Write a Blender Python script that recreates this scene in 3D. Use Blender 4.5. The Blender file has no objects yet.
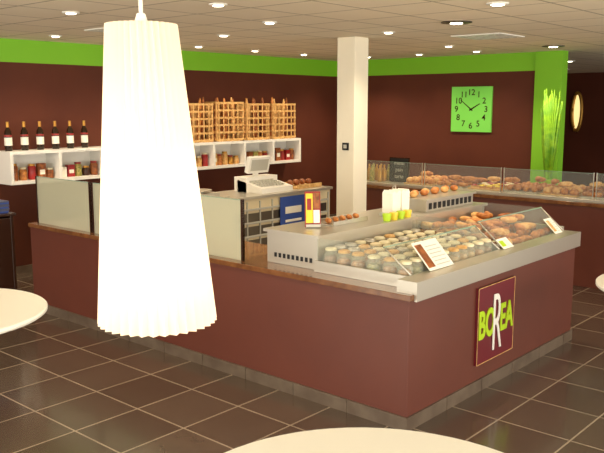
import bpy, math, random
from mathutils import Vector, Matrix
random.seed(7)
S=bpy.context.scene
S.view_settings.view_transform='Standard'
def lin(c): 
    return tuple(((v/255)/12.92 if v/255<=0.04045 else ((v/255+0.055)/1.055)**2.4) for v in c)+(1,)
def mat(name,c,rough=.5,metal=0,emit=None,es=0,spec=.5,noise=None,bump=0,nscale=20,trans=0,alpha=1,coat=0):
    m=bpy.data.materials.new(name); m.use_nodes=True
    nt=m.node_tree; b=nt.nodes['Principled BSDF']
    b.inputs['Base Color'].default_value=lin(c); b.inputs['Roughness'].default_value=rough
    b.inputs['Metallic'].default_value=metal; b.inputs['Specular IOR Level'].default_value=spec
    b.inputs['Coat Weight'].default_value=coat
    if emit: b.inputs['Emission Color'].default_value=lin(emit); b.inputs['Emission Strength'].default_value=es
    b.inputs['Transmission Weight'].default_value=trans; b.inputs['Alpha'].default_value=alpha
    if noise or bump:
        tc=nt.nodes.new('ShaderNodeTexCoord'); n=nt.nodes.new('ShaderNodeTexNoise')
        n.inputs['Scale'].default_value=nscale; n.inputs['Detail'].default_value=3
        nt.links.new(tc.outputs['Object'],n.inputs['Vector'])
        if noise:
            r=nt.nodes.new('ShaderNodeValToRGB'); r.color_ramp.elements[0].color=lin(c); r.color_ramp.elements[1].color=lin(noise)
            r.color_ramp.elements[0].position=.35; r.color_ramp.elements[1].position=.65
            nt.links.new(n.outputs['Fac'],r.inputs['Fac']); nt.links.new(r.outputs['Color'],b.inputs['Base Color'])
        if bump:
            bp=nt.nodes.new('ShaderNodeBump'); bp.inputs['Strength'].default_value=bump; bp.inputs['Distance'].default_value=.01
            nt.links.new(n.outputs['Fac'],bp.inputs['Height']); nt.links.new(bp.outputs['Normal'],b.inputs['Normal'])
    return m
def glassmat(name,c,fac,rough=.05):
    m=bpy.data.materials.new(name); m.use_nodes=True; nt=m.node_tree; nt.nodes.clear()
    o=nt.nodes.new('ShaderNodeOutputMaterial'); mx=nt.nodes.new('ShaderNodeMixShader'); t=nt.nodes.new('ShaderNodeBsdfTransparent')
    p=nt.nodes.new('ShaderNodeBsdfPrincipled'); p.inputs['Base Color'].default_value=lin(c); p.inputs['Roughness'].default_value=rough
    t.inputs['Color'].default_value=(.97,.98,.96,1)
    mx.inputs[0].default_value=fac
    nt.links.new(t.outputs[0],mx.inputs[1]); nt.links.new(p.outputs[0],mx.inputs[2]); nt.links.new(mx.outputs[0],o.inputs[0]); return m
def gridmat(name,c1,c2,cm,w,h,mortar,rough,bump=.3,coat=0,ox=0,oy=0,ov=.25):
    m=bpy.data.materials.new(name); m.use_nodes=True; nt=m.node_tree; b=nt.nodes['Principled BSDF']
    tc=nt.nodes.new('ShaderNodeTexCoord'); mp=nt.nodes.new('ShaderNodeMapping'); mp.inputs['Location'].default_value=(ox,oy,0)
    br=nt.nodes.new('ShaderNodeTexBrick'); br.offset=0; br.squash=1
    br.inputs['Scale'].default_value=1; br.inputs['Brick Width'].default_value=w; br.inputs['Row Height'].default_value=h
    br.inputs['Mortar Size'].default_value=mortar; br.inputs['Mortar Smooth'].default_value=.1
    br.inputs['Color1'].default_value=lin(c1); br.inputs['Color2'].default_value=lin(c2); br.inputs['Mortar'].default_value=lin(cm)
    nt.links.new(tc.outputs['Object'],mp.inputs[0]); nt.links.new(mp.outputs[0],br.inputs['Vector'])
    n=nt.nodes.new('ShaderNodeTexNoise'); n.inputs['Scale'].default_value=5; n.inputs['Detail'].default_value=6
    nt.links.new(tc.outputs['Object'],n.inputs['Vector'])
    mx=nt.nodes.new('ShaderNodeMix'); mx.data_type='RGBA'; mx.blend_type='OVERLAY'; mx.inputs['Factor'].default_value=ov
    nt.links.new(br.outputs['Color'],mx.inputs['A']); nt.links.new(n.outputs['Fac'],mx.inputs['B'])
    nt.links.new(mx.outputs['Result'],b.inputs['Base Color'])
    b.inputs['Roughness'].default_value=rough; b.inputs['Coat Weight'].default_value=coat; b.inputs['Coat Roughness'].default_value=.12
    bp=nt.nodes.new('ShaderNodeBump'); bp.invert=True; bp.inputs['Strength'].default_value=bump; bp.inputs['Distance'].default_value=.003
    nt.links.new(br.outputs['Fac'],bp.inputs['Height']); nt.links.new(bp.outputs['Normal'],b.inputs['Normal'])
    return m

M=dict(
 maroon=mat('maroon_paint',(94,46,29),.65,noise=(88,42,27),nscale=2,spec=.3),
 maroonc=mat('maroon_laminate',(100,51,38),.42,noise=(95,48,36),nscale=3),
 green=mat('green_paint',(126,196,34),.6),
 cream=mat('column_paint',(244,236,214),.6),
 crate=mat('crate_beige',(222,206,168),.5),
 white=mat('white_lacquer',(240,238,230),.35),
 table=mat('table_white',(246,244,232),.35),
 wood=mat('wood_edge',(128,82,46),.25,noise=(100,60,32),nscale=14,coat=.5),
 steel=mat('brushed_steel',(204,198,184),.34,.75),
 steeld=mat('dark_steel',(120,114,102),.35,.9),
 black=mat('black_plastic',(18,18,18),.4),
 dark=mat('dark_brown',(52,30,20),.25),
 glass=glassmat('clear_glass',(225,235,228),.08),
 jarglass=glassmat('jar_glass',(225,220,200),.28),
 glassedge=glassmat('glass_edge',(170,195,175),.55),
 frost=glassmat('frosted_glass',(200,198,172),.6,.35),
 plinth=mat('plinth_stone',(108,94,80),.3,noise=(90,76,64),nscale=8),
 grout=mat('grout',(160,148,130),.8),
 lime=mat('lime_print',(176,212,30),.5),
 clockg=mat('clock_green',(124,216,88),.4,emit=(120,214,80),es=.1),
 sign=mat('sign_panel',(104,24,34),.35),
 crust=mat('crust_golden',(210,140,68),.55,noise=(160,90,38),bump=.4,nscale=28),
 crust2=mat('crust_brown',(170,98,46),.55,noise=(116,62,28),bump=.4,nscale=28),
 bread=mat('bread_pale',(234,188,120),.6,noise=(204,144,78),bump=.3,nscale=24),
 choco=mat('chocolate',(60,30,18),.35),
 creamf=mat('cream_filling',(240,228,190),.5),
 rasp=mat('raspberry',(160,30,30),.35),
 salad=mat('salad_green',(120,124,60),.5,noise=(190,170,90),nscale=60),
 orange=mat('orange_food',(206,134,66),.5,noise=(220,190,120),nscale=60),
 yellow=mat('yellow_food',(236,206,50),.4),
 wick=mat('wicker',(226,184,120),.6,noise=(198,150,86),nscale=30,bump=.3),
 lid=mat('jar_lid',(226,216,180),.35),
 bottle=mat('wine_glass',(40,26,14),.12),
 gold=mat('gold_foil',(190,140,60),.35,.6),
 red=mat('red_label',(150,36,30),.5),
 paper=mat('paper',(244,240,226),.7),
 blue=mat('blue_print',(50,80,160),.5),
 bluep=mat('blue_paper',(80,84,112),.6),
 grey=mat('grey_plastic',(190,188,176),.45),
 leaf=mat('reed_green',(150,200,40),.5,noise=(100,160,30),nscale=12),
 led=mat('spot_glow',(255,244,220),.5,emit=(255,240,210),es=14),
 bulb=mat('bulb_glow',(255,244,220),.5,emit=(255,232,190),es=2),
 mirror=mat('sconce_glass',(255,235,180),.3,0,emit=(255,225,150),es=1.1),
 floor=gridmat('floor_tiles',(80,66,55),(92,78,66),(160,146,126),.45,.45,.006,.24,coat=.6,ox=.35,oy=.2),
 ceil=gridmat('ceiling_tiles',(242,230,206),(238,226,202),(176,164,140),.6,.6,.010,.8,bump=.3,ov=.08),
)
class B:
    def __init__(s): s.v=[];s.f=[];s.m=[];s.sm=[];s.mats=[];s.X=Matrix.Identity(4)
    def mi(s,k):
        if k not in s.mats: s.mats.append(k)
        return s.mats.index(k)
    def add(s,vs,fs,k,smooth=False):
        o=len(s.v); s.v+= [s.X@Vector(v) for v in vs]; i=s.mi(k)
        for f in fs: s.f.append([a+o for a in f]); s.m.append(i); s.sm.append(smooth)
    def box(s,x0,x1,y0,y1,z0,z1,k):
        s.add([(x0,y0,z0),(x1,y0,z0),(x1,y1,z0),(x0,y1,z0),(x0,y0,z1),(x1,y0,z1),(x1,y1,z1),(x0,y1,z1)],
          [(0,3,2,1),(4,5,6,7),(0,1,5,4),(1,2,6,5),(2,3,7,6),(3,0,4,7)],k)
    def prism(s,poly,axis,a0,a1,k):
        f={'x':lambda a,p,q:(a,p,q),'y':lambda a,p,q:(p,a,q),'z':lambda a,p,q:(p,q,a)}[axis]
        n=len(poly); vs=[f(a0,*p) for p in poly]+[f(a1,*p) for p in poly]
        s.add(vs,[tuple(range(n))[::-1],tuple(range(n,2*n))]+[(i,(i+1)%n,n+(i+1)%n,n+i) for i in range(n)],k)
    def lathe(s,c,prof,k,seg=16,smooth=True):
        vs=[];n=len(prof)
        for r,z in prof:
            for i in range(seg):
                a=2*math.pi*i/seg; vs.append((c[0]+r*math.cos(a),c[1]+r*math.sin(a),c[2]+z))
        fs=[(j*seg+i,j*seg+(i+1)%seg,(j+1)*seg+(i+1)%seg,(j+1)*seg+i) for j in range(n-1) for i in range(seg)]
        s.add(vs,fs,k,smooth)
        s.add([vs[i] for i in range(seg)],[tuple(range(seg))[::-1]],k); s.add(vs[-seg:],[tuple(range(seg))],k)
    def tube(s,pts,rad,k,seg=8,smooth=True):
        pts=[Vector(p) for p in pts]; n=len(pts)
        if not isinstance(rad,(list,tuple)): rad=[rad]*n
        vs=[]
        for j,p in enumerate(pts):
            t=(pts[min(j+1,n-1)]-pts[max(j-1,0)]).normalized()
            u=Vector((0,0,1)) if abs(t.z)<.9 else Vector((1,0,0))
            a=t.cross(u).normalized(); b=a.cross(t)
            for i in range(seg):
                g=2*math.pi*i/seg; vs.append(p+rad[j]*(a*math.cos(g)+b*math.sin(g)))
        fs=[(j*seg+i,(j+1)*seg+i,(j+1)*seg+(i+1)%seg,j*seg+(i+1)%seg) for j in range(n-1) for i in range(seg)]
        fs+=[tuple(range(seg)),tuple(range((n-1)*seg,n*seg))[::-1]]
        s.add(vs,fs,k,smooth)
    def blob(s,c,r,k,rot=0,seg=10,rings=6,flat=True):
        vs=[];R=Matrix.Rotation(rot,3,'Z')
        for j in range(1,rings):
            th=math.pi*j/rings
            for i in range(seg):
                a=2*math.pi*i/seg
                vs.append(Vector(c)+R@Vector((r[0]*math.sin(th)*math.cos(a),r[1]*math.sin(th)*math.sin(a),r[2]*math.cos(th))))
        t=len(vs); vs.append(Vector(c)+Vector((0,0,r[2]))); vs.append(Vector(c)-Vector((0,0,r[2])))
        fs=[(j*seg+i,(j+1)*seg+i,(j+1)*seg+(i+1)%seg,j*seg+(i+1)%seg) for j in range(rings-2) for i in range(seg)]
        fs+=[(t,i,(i+1)%seg) for i in range(seg)]+[(t+1,(rings-2)*seg+(i+1)%seg,(rings-2)*seg+i) for i in range(seg)]
        s.add(vs,fs,k,True)
    def croissant(s,c,ang,L,k):
        pts=[];rad=[];n=15
        for j in range(n):
            t=j/(n-1)*2-1; a=t*1.25
            p=Vector((math.sin(a)*L*.5,(math.cos(a)-.6)*L*.4,0)); p=Matrix.Rotation(ang,3,'Z')@p
            pts.append(Vector(c)+p+Vector((0,0,L*.17)))
            rad.append(L*.19*(math.cos(t*1.38))**.7*(1.0 if j%2 else .86)+.004)
        s.tube(pts,rad,k,8)
    def loaf(s,c,d,L,r,k):
        d=Vector(d).normalized(); n=11; c=Vector(c)
        s.tube([c+d*L*(j/(n-1)-.5) for j in range(n)],[r*max(.25,(1-abs(j/(n-1)*2-1)**4))*(1 if j%2 else .92) for j in range(n)],k,8)
    def build(s,name,bevel=0,parent=None):
        me=bpy.data.meshes.new(name); me.from_pydata([tuple(v) for v in s.v],[],s.f)
        for k in s.mats: me.materials.append(M[k])
        for p,i,sm in zip(me.polygons,s.m,s.sm): p.material_index=i; p.use_smooth=sm
        me.update()
        xs=[v.co for v in me.vertices]; lo=Vector([min(v[i] for v in xs) for i in range(3)]); hi=Vector([max(v[i] for v in xs) for i in range(3)])
        keep=name.split('.')[0] in('floor','ceiling')
        c=Vector((0,0,0)) if keep else Vector(((lo.x+hi.x)/2,(lo.y+hi.y)/2,lo.z))
        me.transform(Matrix.Translation(-c))
        o=bpy.data.objects.new(name,me); bpy.context.collection.objects.link(o); o.location=c
        if bevel:
            b=o.modifiers.new('bevel','BEVEL'); b.width=bevel; b.segments=2; b.limit_method='ANGLE'
        if parent:
            o.parent=parent; o.matrix_parent_inverse=Matrix.Translation(parent.location).inverted()
        return o
def empty(name,loc):
    e=bpy.data.objects.new(name,None); bpy.context.collection.objects.link(e); e.location=loc; e.empty_display_size=.1; return e
def text(body,name,mx,size,k,parent,sx=1,sy=1,ext=.002,bold=.0):
    c=bpy.data.curves.new(name,'FONT'); c.body=body; c.size=size; c.align_x='CENTER'; c.align_y='CENTER'; c.extrude=ext; c.offset=bold
    c.materials.append(M[k]); o=bpy.data.objects.new(name,c); bpy.context.collection.objects.link(o)
    o.parent=parent; o.matrix_parent_inverse=Matrix.Translation(parent.location).inverted()
    o.matrix_basis=mx@Matrix.Diagonal((sx,sy,1,1)); return o
def faceX(p): return Matrix(((0,0,-1,p[0]),(-1,0,0,p[1]),(0,1,0,p[2]),(0,0,0,1)))
def faceY(p): return Matrix(((1,0,0,p[0]),(0,0,-1,p[1]),(0,1,0,p[2]),(0,0,0,1)))
H=1.9; CZ=2.62; YW=8.1; XW=10.15; XF=17.3
# ---------- room shell
b=B(); b.box(-2.2,XF,-2.8,YW,-.1,0,'floor'); b.build('floor')
b=B(); b.box(-2.2,XF,-2.8,YW,CZ,CZ+.1,'ceil'); b.build('ceiling')
b=B(); b.box(-2.2,XW,YW,YW+.15,0,2.37,'maroon'); b.box(-2.2,XW,YW-.004,YW+.15,2.37,CZ,'green'); b.box(XW,XF,YW,YW+.15,0,CZ,'maroon'); b.build('wall_back')
b=B(); b.box(XW,XW+.15,4.66,YW,0,2.37,'maroon'); b.box(XW-.004,XW+.15,4.66,YW,2.37,CZ,'green'); b.build('wall_right')
b=B(); b.box(XW-.05,XW+.12,4.28,4.66,0,CZ,'green'); b.build('wall_pier')
b=B(); b.box(XF,XF+.15,-2.8,YW+.15,0,CZ,'maroon'); b.build('wall_far')
def shop(name,along,fixed,a0,a1,n):
    b=B()
    def bx(p0,p1,z0,z1,k='dark',t=.08):
        if along=='x': b.box(p0,p1,fixed-t,fixed,z0,z1,k)
        else: b.box(fixed-t,fixed,p0,p1,z0,z1,k)
    bx(a0,a1,0,.35,'maroon'); bx(a0,a1,2.45,CZ,'maroon')
    for i in range(n+1):
        p=a0+(a1-a0)*i/n; bx(max(a0,p-.05),min(a1,p+.05),.35,2.45)
    b.build(name)
shop('wall_front','x',-2.8,-2.2,XF,9)
shop('wall_left','y',-2.2,-2.8,YW,5)
b=B(); b.box(-2.2,XW,YW-.02,YW,0,.09,'plinth'); b.build('baseboard_back')
b=B(); b.box(XW-.02,XW,4.66,YW-.02,0,.09,'plinth'); b.build('baseboard_right')

b=B(); b.box(6.63,6.87,5.08,5.32,0,CZ,'cream'); b.build('column',.006)
b=B(); b.box(6.615,6.63,5.15,5.23,1.42,1.50,'black'); b.box(6.61,6.615,5.17,5.21,1.44,1.48,'grey'); b.build('light_switch')

# ---------- main counter
CX,CY,XE,YE=3.64,2.38,6.05,6.56
b=B()
L=[(CX,CY),(XE,CY),(XE,3.66),(4.25,3.66),(4.25,YE),(CX,YE)]
b.prism(L,'z',0,.79,'maroonc')
e=.02
b.prism([(CX-e,CY-e),(XE,CY-e),(XE,3.66),(4.27,3.66),(4.27,YE),(CX-e,YE)],'z',.79,.825,'wood')
b.build('service_counter',.003)
b=B()
x=CX-.012
while x<XE: b.box(x+.002,min(x+.446,XE),CY-.014,CY,0,.085,'plinth'); x+=.45
b.box(CX,XE,CY-.008,CY,0,.083,'grout'); b.build('baseboard_counter_front')
b=B(); y=CY-.014
while y<YE: b.box(CX-.014,CX,y+.002,min(y+.446,YE),0,.085,'plinth'); y+=.45
b.box(CX-.008,CX,CY,YE,0,.083,'grout'); b.build('baseboard_counter_left')

b=B()
for (y0,y1) in((3.80,4.70),(4.73,5.62),(5.65,6.52)):
    b.box(3.70,3.712,y0,y1,.825,1.25,'frost'); b.box(3.699,3.713,y0,y1,1.25,1.256,'glassedge')
    for yy in(y0,y1-.015): b.box(3.694,3.718,yy,yy+.015,.825,1.258,'dark')
b.build('glass_screen')

# ---------- refrigerated display along the front
dc=empty('display_case',(4.9,CY,.825))
b=B()
b.box(CX+.02,XE,CY-.04,CY-.022,.785,.90,'steel')
b.box(CX+.02,XE,CY-.0219,CY+.10,.826,.8995,'steel')
b.box(CX+.16,XE,3.201,3.66,.826,1.04,'steel')
b.box(CX+.14,XE+.02,3.18,3.68,1.0405,1.06,'steel')
b.box(CX+.14,XE-.021,CY+.101,3.20,.826,.84,'steel')
b.box(CX+.12,CX+.139,CY+.101,3.20,.826,.90,'steel')
b.box(4.93,4.95,CY+.102,3.2,.841,.93,'steel'); b.box(XE-.02,XE,CY+.101,3.2,.826,.93,'steel')
for i in range(9): b.box(CX+.155,CX+.161,3.25+i*.04,3.27+i*.04,.87,.90,'black')
b.build('steel_body',0,dc)
b=B()
def pane(x0,x1,zt=1.045):
    b.prism([(CY+.09,.90),(CY+.096,.90),(CY+.296,zt+.002),(CY+.29,zt+.002)],'x',x0,x1,'glass')
    b.box(x0,x1,CY+.284,CY+.295,zt-.002,zt+.006,'glassedge')
    for xx in(x0,x1-.006): b.prism([(CY+.10,.90),(CY+.295,zt),(3.2,zt),(3.2,.84),(CY+.10,.84)],'x',xx,xx+.006,'glass')
    for xx in(x0,x1-.012): b.tube([(xx+.006,CY+.092,.90),(xx+.006,CY+.292,zt+.003)],.005,'steel',6)
pane(CX+.15,4.92); pane(4.96,XE-.03,1.07)
b.build('glass_front',0,dc)
b=B()
for i in range(10):
    for j in range(6):
        x=CX+.215+i*.112+random.uniform(-.008,.008); y=CY+.175+j*.117+random.uniform(-.006,.006); z=.841+j*.002
        k=random.choice(['crust','orange','creamf','crust2','bread','bread','salad','choco'])
        b.lathe((x,y,z),[(.036,0),(.045,.01),(.045,.06),(.03,.075)],k,12)
        b.lathe((x,y,z+.0),[(.040,0),(.050,.01),(.050,.085),(.040,.10),(.036,.112)],'jarglass',14)
        b.lathe((x,y,z+.112),[(.040,0),(.040,.012),(.030,.018)],random.choice(['lid','lid','steel','crate','wick']),12)
b.build('cookie_jars')
b=B()
for i in range(3):
    x0=4.98+i*.345
    b.box(x0,x0+.32,CY+.13,3.14,.841,.853,'steel')
    for a in range(3):
        for c in range(6):
            x=x0+.06+a*.1; y=CY+.20+c*.125; z=.852+c*.006
            if i==1: b.croissant((x,y,z),random.uniform(-.4,.4),.13,'crust')
            elif i==0:
                b.blob((x,y,z+.04),(.05,.045,.04),random.choice(['crust2','crust','bread']),random.random()*3)
                b.blob((x,y,z+.07),(.025,.02,.012),random.choice(['creamf','rasp','choco']))
            else: b.loaf((x,y,z+.035),(1,.4,0),.13,.038,random.choice(['crust','crust2']))
    for lay in range(2):
      for a in range(12-lay*4):
        b.croissant((x0+.06+random.random()*.2,CY+.30+lay*.1+random.random()*.42,.915+lay*.05),random.random()*3,.13,random.choice(['crust','crust2','bread','crust']))
b.build('pastry_assortment')
def card(name,x,y,z,w,h,tilt,k1,k2,sp=-.05):
    b=B(); b.X=Matrix.Translation((x,y,z))@Matrix.Rotation(-tilt,4,'X')
    b.box(-w/2,w/2,0,.004,0,h,k1)
    b.box(-w/2+.01,w*sp,-.001,0,.02,h-.02,k2)
    for i in range(6): b.box(w*(sp+.08),w*.44-(.02 if i%2 else 0),-.001,0,h*(.12+i*.13),h*(.15+i*.13),'grey')
    b.build(name)
card('menu_card',4.10,CY+.06,.905,.28,.21,.75,'paper','crust2',-.2)
card('price_card',5.0,CY+.06,.905,.15,.09,.85,'paper','lime')
card('price_card',5.86,CY+.06,.905,.13,.15,.8,'paper','wick')
b=B(); b.X=Matrix.Translation((4.03,3.44,1.062))@Matrix.Rotation(-.75,4,'Z')@Matrix.Rotation(-.15,4,'X')
b.box(-.055,.055,0,.006,0,.25,'red'); b.box(-.05,.05,-.03,-.004,.0,.02,'grey')
b.box(-.048,.0,-.006,0,.03,.235,'yellow'); b.box(.004,.048,-.006,0,.13,.24,'crust2'); b.box(.004,.048,-.006,0,.03,.12,'paper'); b.box(-.04,-.01,-.008,-.006,.12,.2,'red')
b.build('brochure_stand')
b=B()
for i in range(2):
    x=4.80+i*.12
    b.prism([(x,1.062),(x+.10,1.062),(x+.105,1.24),(x+.09,1.262),(x+.05,1.242),(x+.02,1.265),(x-.005,1.24)],'y',3.30,3.40,'paper')
b.box(4.785,5.035,3.28,3.42,1.061,1.09,'grey')
b.build('paper_bag_holder',.003)
b=B()
for i in range(4):
    b.lathe((4.62+.09*i,3.23,1.061),[(.026,0),(.034,.05),(.032,.055)],'yellow' if i%2 else 'lime',12)
b.build('sauce_cups')
b=B(); b.box(4.16,4.56,3.36,3.52,1.061,1.07,'steel'); b.box(4.16,4.56,3.36,3.365,1.07,1.09,'steel'); b.box(4.16,4.56,3.515,3.52,1.07,1.09,'steel')
for i in range(5): b.loaf((4.2+i*.08,3.44,1.09),(1,1.5,0),.1,.02,'crust')
b.build('bread_tray')
b=B()
b.box(5.2,5.95,3.26,3.6,1.061,1.15,'steel'); b.box(5.18,5.97,3.24,3.62,1.15,1.165,'steel')
for i in range(10): b.box(5.24+i*.07,5.28+i*.07,3.255,3.26,1.08,1.13,'black')
for i in range(9): b.blob((5.26+i*.08,3.42+.04*(i%2),1.19),(.04,.035,.026),'crust' if i%3 else 'bread')
b.build('warming_tray')
b=B(); b.tube([(5.05,3.5,1.062),(5.08,3.5,1.25),(5.10,3.5,1.28),(5.12,3.5,1.25),(5.15,3.5,1.062)],.006,'steel'); b.lathe((5.10,3.5,1.061),[(.07,0),(.07,.01)],'steel'); b.build('tong_holder')

sg=empty('logo_sign',(4.69,CY-.02,.2))
b=B(); b.box(4.43,4.95,CY-.02,CY-.001,.195,.72,'sign'); 
for (x0,x1,z0,z1) in((4.43,4.95,.716,.72),(4.43,4.95,.195,.199),(4.43,4.434,.195,.72),(4.946,4.95,.195,.72)): b.box(x0,x1,CY-.022,CY-.018,z0,z1,'wick')
b.build('sign_board',0,sg)
text('BO','letters_left',faceY((4.548,CY-.024,.455)),.21,'lime',sg,.78,1.25,.003,.006)
text('EA','letters_right',faceY((4.828,CY-.024,.455)),.21,'lime',sg,.78,1.25,.003,.006)
text('R','letter_centre',faceY((4.685,CY-.028,.43)),.40,'white',sg,.6,1.45,.003,-.003)

# ---------- pendant lamp
px,py=.944,1.243; zb,zt=1.465,2.055
p=empty('pendant_lamp',(px,py,zb))
shade=bpy.data.materials.new('pleated_shade'); shade.use_nodes=True; nt=shade.node_tree; nt.nodes.clear()
o=nt.nodes.new('ShaderNodeOutputMaterial'); a1=nt.nodes.new('ShaderNodeAddShader'); mx=nt.nodes.new('ShaderNodeMixShader')
tr=nt.nodes.new('ShaderNodeBsdfTranslucent'); df=nt.nodes.new('ShaderNodeBsdfDiffuse'); em=nt.nodes.new('ShaderNodeEmission')
for n_ in(tr,df): n_.inputs['Color'].default_value=(.95,.87,.74,1)
em.inputs['Color'].default_value=(1,.74,.46,1); em.inputs['Strength'].default_value=.12
mx.inputs[0].default_value=.5
nt.links.new(tr.outputs[0],mx.inputs[1]); nt.links.new(df.outputs[0],mx.inputs[2]); nt.links.new(mx.outputs[0],a1.inputs[0]); nt.links.new(em.outputs[0],a1.inputs[1]); nt.links.new(a1.outputs[0],o.inputs[0])
M['shade']=shade
b=B(); N=68; rb,rt=.114,.066; vs=[];rows=8
for j in range(rows+1):
    t=j/rows; ox,oy=.010*(1-t),-.0115*(1-t)
    for i in range(N):
        a=2*math.pi*i/N; r=(rb+(rt-rb)*t)*(1+(.055 if i%2 else -.055))
        vs.append((px+ox+r*math.cos(a),py+oy+r*math.sin(a),zb+(zt-zb)*t))
b.add(vs,[(j*N+i,j*N+(i+1)%N,(j+1)*N+(i+1)%N,(j+1)*N+i) for j in range(rows) for i in range(N)],'shade')
b.build('shade',0,p)
b=B()
b.tube([(px,py,CZ),(px,py,zt-.02)],.004,'white'); b.lathe((px,py,zt-.10),[(.018,0),(.018,.09),(.008,.12)],'white'); b.lathe((px,py,CZ-.03),[(.02,0),(.05,.005),(.05,.03)],'white')
b.lathe((px,py,zt-.23),[(.01,0),(.03,.03),(.032,.07),(.02,.11),(.018,.13)],'bulb')
for i in range(3):
    a=i*2.094; b.tube([(px+.016*math.cos(a),py+.016*math.sin(a),zt-.03),(px+.060*math.cos(a),py+.060*math.sin(a),zt-.005)],.002,'steel',5)
b.build('cord_and_socket',0,p)
def light(name,kind,loc,energy,col=(1,.82,.60),**kw):
    l=bpy.data.lights.new(name,kind); l.energy=energy; l.color=col
    for k,v in kw.items(): setattr(l,k,v)
    o=bpy.data.objects.new(name,l); bpy.context.collection.objects.link(o); o.location=loc; return o
for i,z in enumerate((1.58,1.72,1.86,1.98)):
    l=light('pendant_bulb_light','POINT',(px+.008*(1-i/3),py-.009*(1-i/3),z),(.72,.66,.42,.18)[i],(1,.79,.56),shadow_soft_size=.012); l.parent=p; l.matrix_parent_inverse=Matrix.Translation(p.location).inverted()

def table(cx,cy,r,z=.75):
    b=B(); b.lathe((cx,cy,z-.03),[(r-.012,0),(r,.008),(r,.024),(r-.008,.03)],'table',64)
    b.lathe((cx,cy,0),[(.24,0),(.24,.01),(.05,.03),(.035,.05),(.035,z-.06),(.12,z-.045),(.12,z-.03)],'steel',24)
    b.build('round_table')
table(1.64,1.165,.645); table(1.80,4.33,.6); table(5.27,1.30,.58)

# ---------- wall shelf unit
b=B(); X0,X1,Y0,Z0,Z1=4.14,8.85,7.8,1.05,1.41
t=.035
b.box(X0,X1,Y0,YW-.001,Z0,Z0+t,'white'); b.box(X0,X1,Y0,YW-.001,Z1-t,Z1,'white'); b.box(X0,X1,YW-.02,YW-.001,Z0+t,Z1-t,'white')
n=8
for i in range(n+1):
    x=X0+(X1-X0-t)*i/n; b.box(x,x+t,Y0,YW-.02,Z0+t,Z1-t,'white')
b.build('cubby_shelf')
b=B()
for i in range(n):
    xs=X0+(X1-X0-t)*i/n+t+.06; w=(X1-X0)/n-t-.1
    for j in range(5):
        x=xs+w*j/4.2; h=random.uniform(.1,.19)
        k=random.choice(['rasp','crust','gold','red','crust2','paper','choco','orange','salad'])
        if random.random()<.6:
            b.lathe((x,Y0+.12,Z0+t+.001),[(.04,0),(.045,.01),(.045,h-.03),(.033,h-.015)],k,12); b.lathe((x,Y0+.12,Z0+t+h-.015),[(.037,0),(.037,.02)],random.choice(['gold','lid','red']),12)
        else:
            b.box(x-.045,x+.045,Y0+.08,Y0+.14,Z0+t+.001,Z0+t+h,k); b.box(x-.03,x+.03,Y0+.078,Y0+.08,Z0+t+h*.3,Z0+t+h*.6,'paper')
b.build('preserve_jars')
def bottle(x,y,z):
    b=B(); b.lathe((x,y,z),[(.036,0),(.04,.01),(.04,.18),(.034,.215),(.015,.25),(.014,.30)],'bottle')
    b.lathe((x,y,z+.255),[(.0155,0),(.0165,.02),(.016,.055),(.017,.06)],'gold'); b.lathe((x,y,z+.06),[(.041,0),(.041,.085)],'paper'); b.lathe((x,y,z+.155),[(.041,0),(.041,.02)],'red')
    b.build('wine_bottle')
for i in range(6): bottle(4.20+.19*i,7.93,Z1+.001)
def rack(x0,w,h,full):
    b=B(); y0,y1=7.84,8.07; z=Z1+.001
    for x in(x0,x0+w-.02):
        for y in(y0,y1-.02): b.box(x,x+.02,y,y+.02,z,z+h,'wick')
    nz=int(h/.085)
    for i in range(nz):
        zz=z+.01+i*(h-.04)/(nz-1)
        b.box(x0,x0+w,y0-.006,y0,zz,zz+.026,'wick')
        for x in(x0-.004,x0+w-.002): b.box(x,x+.006,y0,y1,zz,zz+.03,'wick')
    for i in range(int(w/.09)): b.box(x0+.03+i*.09,x0+.046+i*.09,y0-.01,y0-.004,z,z+h,'wick')
    b.box(x0,x0+w,y1-.01,y1,z,z+h,'wick'); b.box(x0,x0+w,y0,y1,z,z+.015,'wick')
    for i in range(full):
        x=x0+.06+(w-.12)*i/max(1,full-1)
        b.loaf((x,y0+.08+.06*(i%2),z+.31),(random.uniform(-.1,.1),0,1),.55+random.uniform(0,.05),.033,random.choice(['crust','crust2','bread']))
    b.build('bread_rack')
rack(6.62,.48,.52,4); rack(7.16,.52,.54,6); rack(7.74,.46,.52,5); rack(8.27,.5,.52,4)

# ---------- back counter with register
b=B()
b.box(4.9,7.35,6.0,6.6,0,.88,'crate'); b.box(4.88,7.37,5.97,6.62,.88,.91,'steel')
for i in range(9): b.box(5.7+i*.2,5.715+i*.2,5.985,6.0,.1,.85,'grey')
for z in(.15,.3,.45,.6,.75): b.box(5.7,7.3,5.98,6.0,z,z+.02,'grey')
for z in(.17,.32,.47,.62): b.box(5.72,7.28,5.995,5.999,z,z+.1,'steeld')
b.box(6.42,6.85,5.97,5.98,.50,.86,'blue'); b.box(6.5,6.78,5.965,5.97,.66,.74,'paper'); b.box(6.5,6.78,5.965,5.97,.56,.59,'paper')
b.build('back_counter',.003)
b=B(); rz=.911; dx=.22
b.prism([(6.05,rz),(6.45,rz),(6.45,rz+.14),(6.05,rz+.06)],'x',5.98+dx,6.5+dx,'white')
for i in range(8):
    for j in range(4): b.box(6.03+dx+i*.05,6.06+dx+i*.05,6.10+j*.06,6.14+j*.06,rz+.075+j*.012,rz+.095+j*.012,'grey')
b.box(5.98+dx,6.5+dx,6.30,6.50,rz,rz+.17,'white')
b.box(6.2+dx,6.26+dx,6.38,6.42,rz+.17,rz+.26,'white')
b.X=Matrix.Translation((6.23+dx,6.36,rz+.30))@Matrix.Rotation(.25,4,'X')
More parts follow.
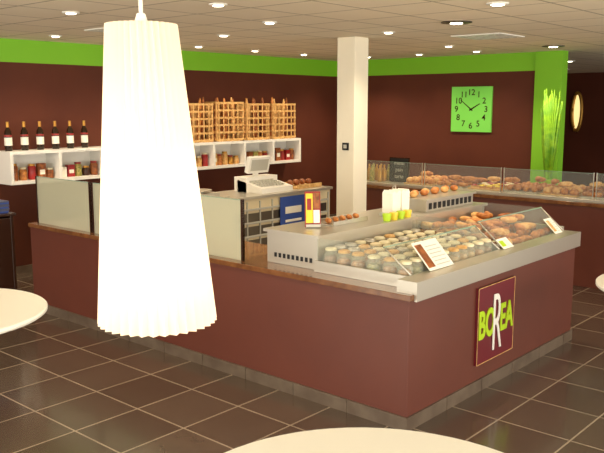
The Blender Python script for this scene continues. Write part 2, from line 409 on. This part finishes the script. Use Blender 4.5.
b.box(-.17,.17,-.03,.03,-.09,.10,'white'); b.box(-.14,.14,-.032,-.03,-.06,.075,'grey')
b.X=Matrix.Identity(4)
b.build('cash_register',.006)
b=B(); b.box(5.2,5.75,6.1,6.45,.911,.925,'steel'); b.box(5.3,5.65,6.15,6.4,.925,.97,'steel'); b.lathe((5.48,6.28,.97),[(.04,0),(.04,.02),(.13,.025),(.13,.032)],'steel',24); b.build('weighing_scale',.004)
b=B(); b.box(6.85,7.3,6.1,6.45,.911,.93,'wick'); b.box(6.85,7.3,6.09,6.10,.911,.96,'wick'); b.box(6.85,7.3,6.45,6.46,.911,.96,'wick')
for i in range(7): b.blob((6.9+i*.055,6.25+.06*(i%2),.97),(.045,.035,.035),'crust2',i)
b.build('bread_basket')
# ---------- side cabinet
b=B(); b.box(2.95,3.66,6.9,7.6,0,.05,'dark'); b.box(2.95,2.98,6.9,7.6,.05,.86,'dark'); b.box(3.63,3.66,6.9,7.6,.05,.86,'dark'); b.box(2.98,3.63,7.57,7.6,.05,.86,'dark')
b.box(2.93,3.68,6.88,7.62,.86,.885,'dark'); b.box(2.98,3.30,6.90,6.92,.06,.84,'dark'); b.box(3.31,3.63,6.90,6.92,.06,.84,'dark'); b.box(3.27,3.285,6.885,6.9,.5,.62,'steel'); b.box(3.325,3.34,6.885,6.9,.5,.62,'steel')
b.build('side_cabinet',.004)
b=B()
for i in range(8): b.box(3.02+random.uniform(0,.02),3.64+random.uniform(0,.02),6.95,7.45+random.uniform(0,.02),.886+i*.014,.898+i*.014,'bluep' if i%3 else 'blue')
b.build('newspaper_stack')

# ---------- far counter
b=B(); b.box(7.95,8.85,.8,6.2,0,.86,'maroonc'); b.box(7.92,8.87,.8,6.22,.86,.90,'wood'); b.box(7.97,8.8,.85,6.15,.90,.93,'steel'); b.build('rear_counter',.003)
b=B()
y=.9
while y<5.6:
    b.box(8.0,8.008,y,y+1.02,.931,1.2,'glass'); b.box(7.999,8.009,y,y+1.02,1.2,1.204,'glassedge')
    for yy in(y,y+1.012): b.box(7.998,8.012,yy,yy+.008,.931,1.21,'steel')
    y+=1.045
b.build('sneeze_guard')
b=B(); y=.95;i=0
while y<5.1:
    b.box(8.08,8.72,y,y+.4,.931,.945,'wick' if i%2 else 'steel')
    for a in range(5):
        for c in range(4):
            xx=8.15+a*.12; yy=y+.05+c*.1
            r=i%4
            if r==0: b.croissant((xx,yy,.945+a*.006),random.uniform(1,2),.13,random.choice(['crust','crust2']))
            elif r==1: b.blob((xx,yy,.975),(.055,.045,.04),random.choice(['bread','crust']),random.random()*3)
            elif r==2: b.loaf((xx,yy,.975),(1,.3,0),.13,.035,'crust'); 
            else:
                b.lathe((xx,yy,.945),[(.04,0),(.046,.025)],'bread',12); b.blob((xx,yy,.972),(.038,.038,.014),random.choice(['rasp','creamf','choco','yellow']))
    for a in range(8 if i<5 else 2): b.croissant((8.2+random.random()*.42,y+.05+random.random()*.3,.995+random.random()*.04),random.random()*3,.16,random.choice(['crust','bread']))
    y+=.45;i+=1
b.build('pastry_trays')
b=B()
for i in range(9):
    b.lathe((8.12+.10*(i%3),5.80+(i//3)*.12,.931),[(.03,0),(.033,.01),(.033,.12),(.013,.17),(.013,.21)],random.choice(['bottle','gold','salad','rasp']),12)
b.build('juice_bottles')
bs=empty('chalkboard_sign',(8.25,5.6,.931))
b=B()
b.X=Matrix.Translation((8.25,5.58,.931))
b.box(-.012,.012,-.14,.14,0,.30,'black'); b.box(-.016,.0,-.15,-.14,0,.31,'dark'); b.box(-.016,0,.14,.15,0,.31,'dark'); b.box(-.016,0,-.15,.15,.30,.31,'dark'); b.box(-.05,.05,-.1,.1,0,.008,'dark')
b.build('board',0,bs)
for i,tx in enumerate(('menu','pain','tarte')): text(tx,'line_%d'%i,faceX((8.236,5.58,1.17-i*.085)),.07,'grey',bs,1,1,.001)
# ---------- tall reeds in floor vase
b=B(); vx,vy=9.6,4.19
b.lathe((vx,vy,0),[(.10,0),(.13,.02),(.11,.5),(.07,.85),(.09,.95)],'lime',20)
for i in range(60):
    a=random.random()*6.28; r=random.uniform(.0,.15); h=random.uniform(.85,1.2)
    b.tube([(vx+.2*r*math.cos(a),vy+.2*r*math.sin(a),.90),(vx+.6*r*math.cos(a),vy+.6*r*math.sin(a),.9+h*.5),(vx+r*math.cos(a),vy+r*math.sin(a),.92+h)],[.010,.016,.004],'leaf',5)
b.build('reed_plant')
# ---------- clock
ck=empty('wall_clock',(XW-.01,5.62,1.5))
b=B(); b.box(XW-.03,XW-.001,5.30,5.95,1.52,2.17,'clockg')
for a,L_,w in((math.radians(60),.16,.012),(math.radians(-52),.22,.009)):
    d=Vector((0,-math.sin(a),math.cos(a))); s_=Vector((0,-math.cos(a),-math.sin(a))); c=Vector((XW-.034,5.625,1.845))
    b.add([c-d*.03+s_*w,c-d*.03-s_*w,c+d*L_-s_*w*.5,c+d*L_+s_*w*.5],[(0,1,2,3)],'dark')
b.build('dial',0,ck)
for h in range(1,13):
    a=h*math.pi/6; text(str(h),'numeral_%d'%h,faceX((XW-.032,5.625-.24*math.sin(a),1.845+.24*math.cos(a))),.12,'dark',ck,1,1,.001,.001)
b=B(); n=32; my,mz=6.93,1.76
vs=[(XF-.03,my+.11*math.cos(2*math.pi*i/n),mz+.42*math.sin(2*math.pi*i/n)) for i in range(n)]
b.add(vs,[tuple(range(n))],'mirror'); b.tube(vs+[vs[0],vs[1]],.04,'gold',8); b.build('wall_sconce')

# ---------- ceiling fixtures
spots=[(6.45,4.53,.05),(5.0,4.77,.05),(3.89,4.22,.05),(9.28,4.06,.10),(3.46,5.44,.05),(6.08,3.55,.10),(5.17,2.69,.06),(7.6,5.9,.05),(8.4,5.0,.05),(5.6,6.0,.05),(2.6,3.6,.05)]
for i in range(7): spots.append((3.5+i*.98,7.35,.05))
for i in range(3): spots.append((9.45,5.2+i*.9,.05))
spots+=[(12.5,5.2,.08),(15.2,6.4,.08),(15,4,.08)]  # extra downlights, added to brighten the far room beyond the pier
b=B()
for x,y,r in spots:
    b.lathe((x,y,CZ-.012),[(r*1.0,0),(r*1.35,.004),(r*1.35,.0115)],'steeld' if r>.09 else 'white',20)
    b.lathe((x,y,CZ-.016),[(r*.5 if r>.09 else r*.72,0),(r*.55 if r>.09 else r*.8,.004)],'led',16)
b.build('recessed_downlights')
for x,y,r in spots:
    e=56 if r<.09 else 75
    l=light('downlight','SPOT',(x,y,CZ-.03),e,(1,.80,.56),spot_size=math.radians(125),spot_blend=.8,shadow_soft_size=.05)
b=B()
for (x,y) in((7.5,4.0),(4.6,6.3)):
    b.box(x-.28,x+.28,y-.28,y+.28,CZ-.012,CZ-.001,'white')
    for i in range(6): b.box(x-.22,x+.22,y-.22+i*.08,y-.2+i*.08,CZ-.016,CZ-.012,'grey')
b.build('air_vents')

w=bpy.data.worlds.new('World'); S.world=w; w.use_nodes=True
w.node_tree.nodes['Background'].inputs[0].default_value=(1,.95,.86,1); w.node_tree.nodes['Background'].inputs[1].default_value=1.6
l=light('window_daylight','AREA',(4,-3.3,1.5),400,(1,.93,.80),shape='RECTANGLE',size=11,size_y=2.2); l.rotation_euler=(math.radians(90),0,0)
l=light('window_daylight','AREA',(-2.7,3,1.5),350,(1,.93,.80),shape='RECTANGLE',size=9,size_y=2.2); l.rotation_euler=(math.radians(90),0,math.radians(-90))

cam=bpy.data.cameras.new('camera'); co=bpy.data.objects.new('camera',cam); bpy.context.collection.objects.link(co)
cam.sensor_width=36; cam.lens=770/604*36; co.location=(0,0,H)
th=math.radians(8.93); f=Vector((.751*math.cos(th),.660*math.cos(th),-math.sin(th)))
co.rotation_euler=f.to_track_quat('-Z','Y').to_euler(); S.camera=co
print('OK')
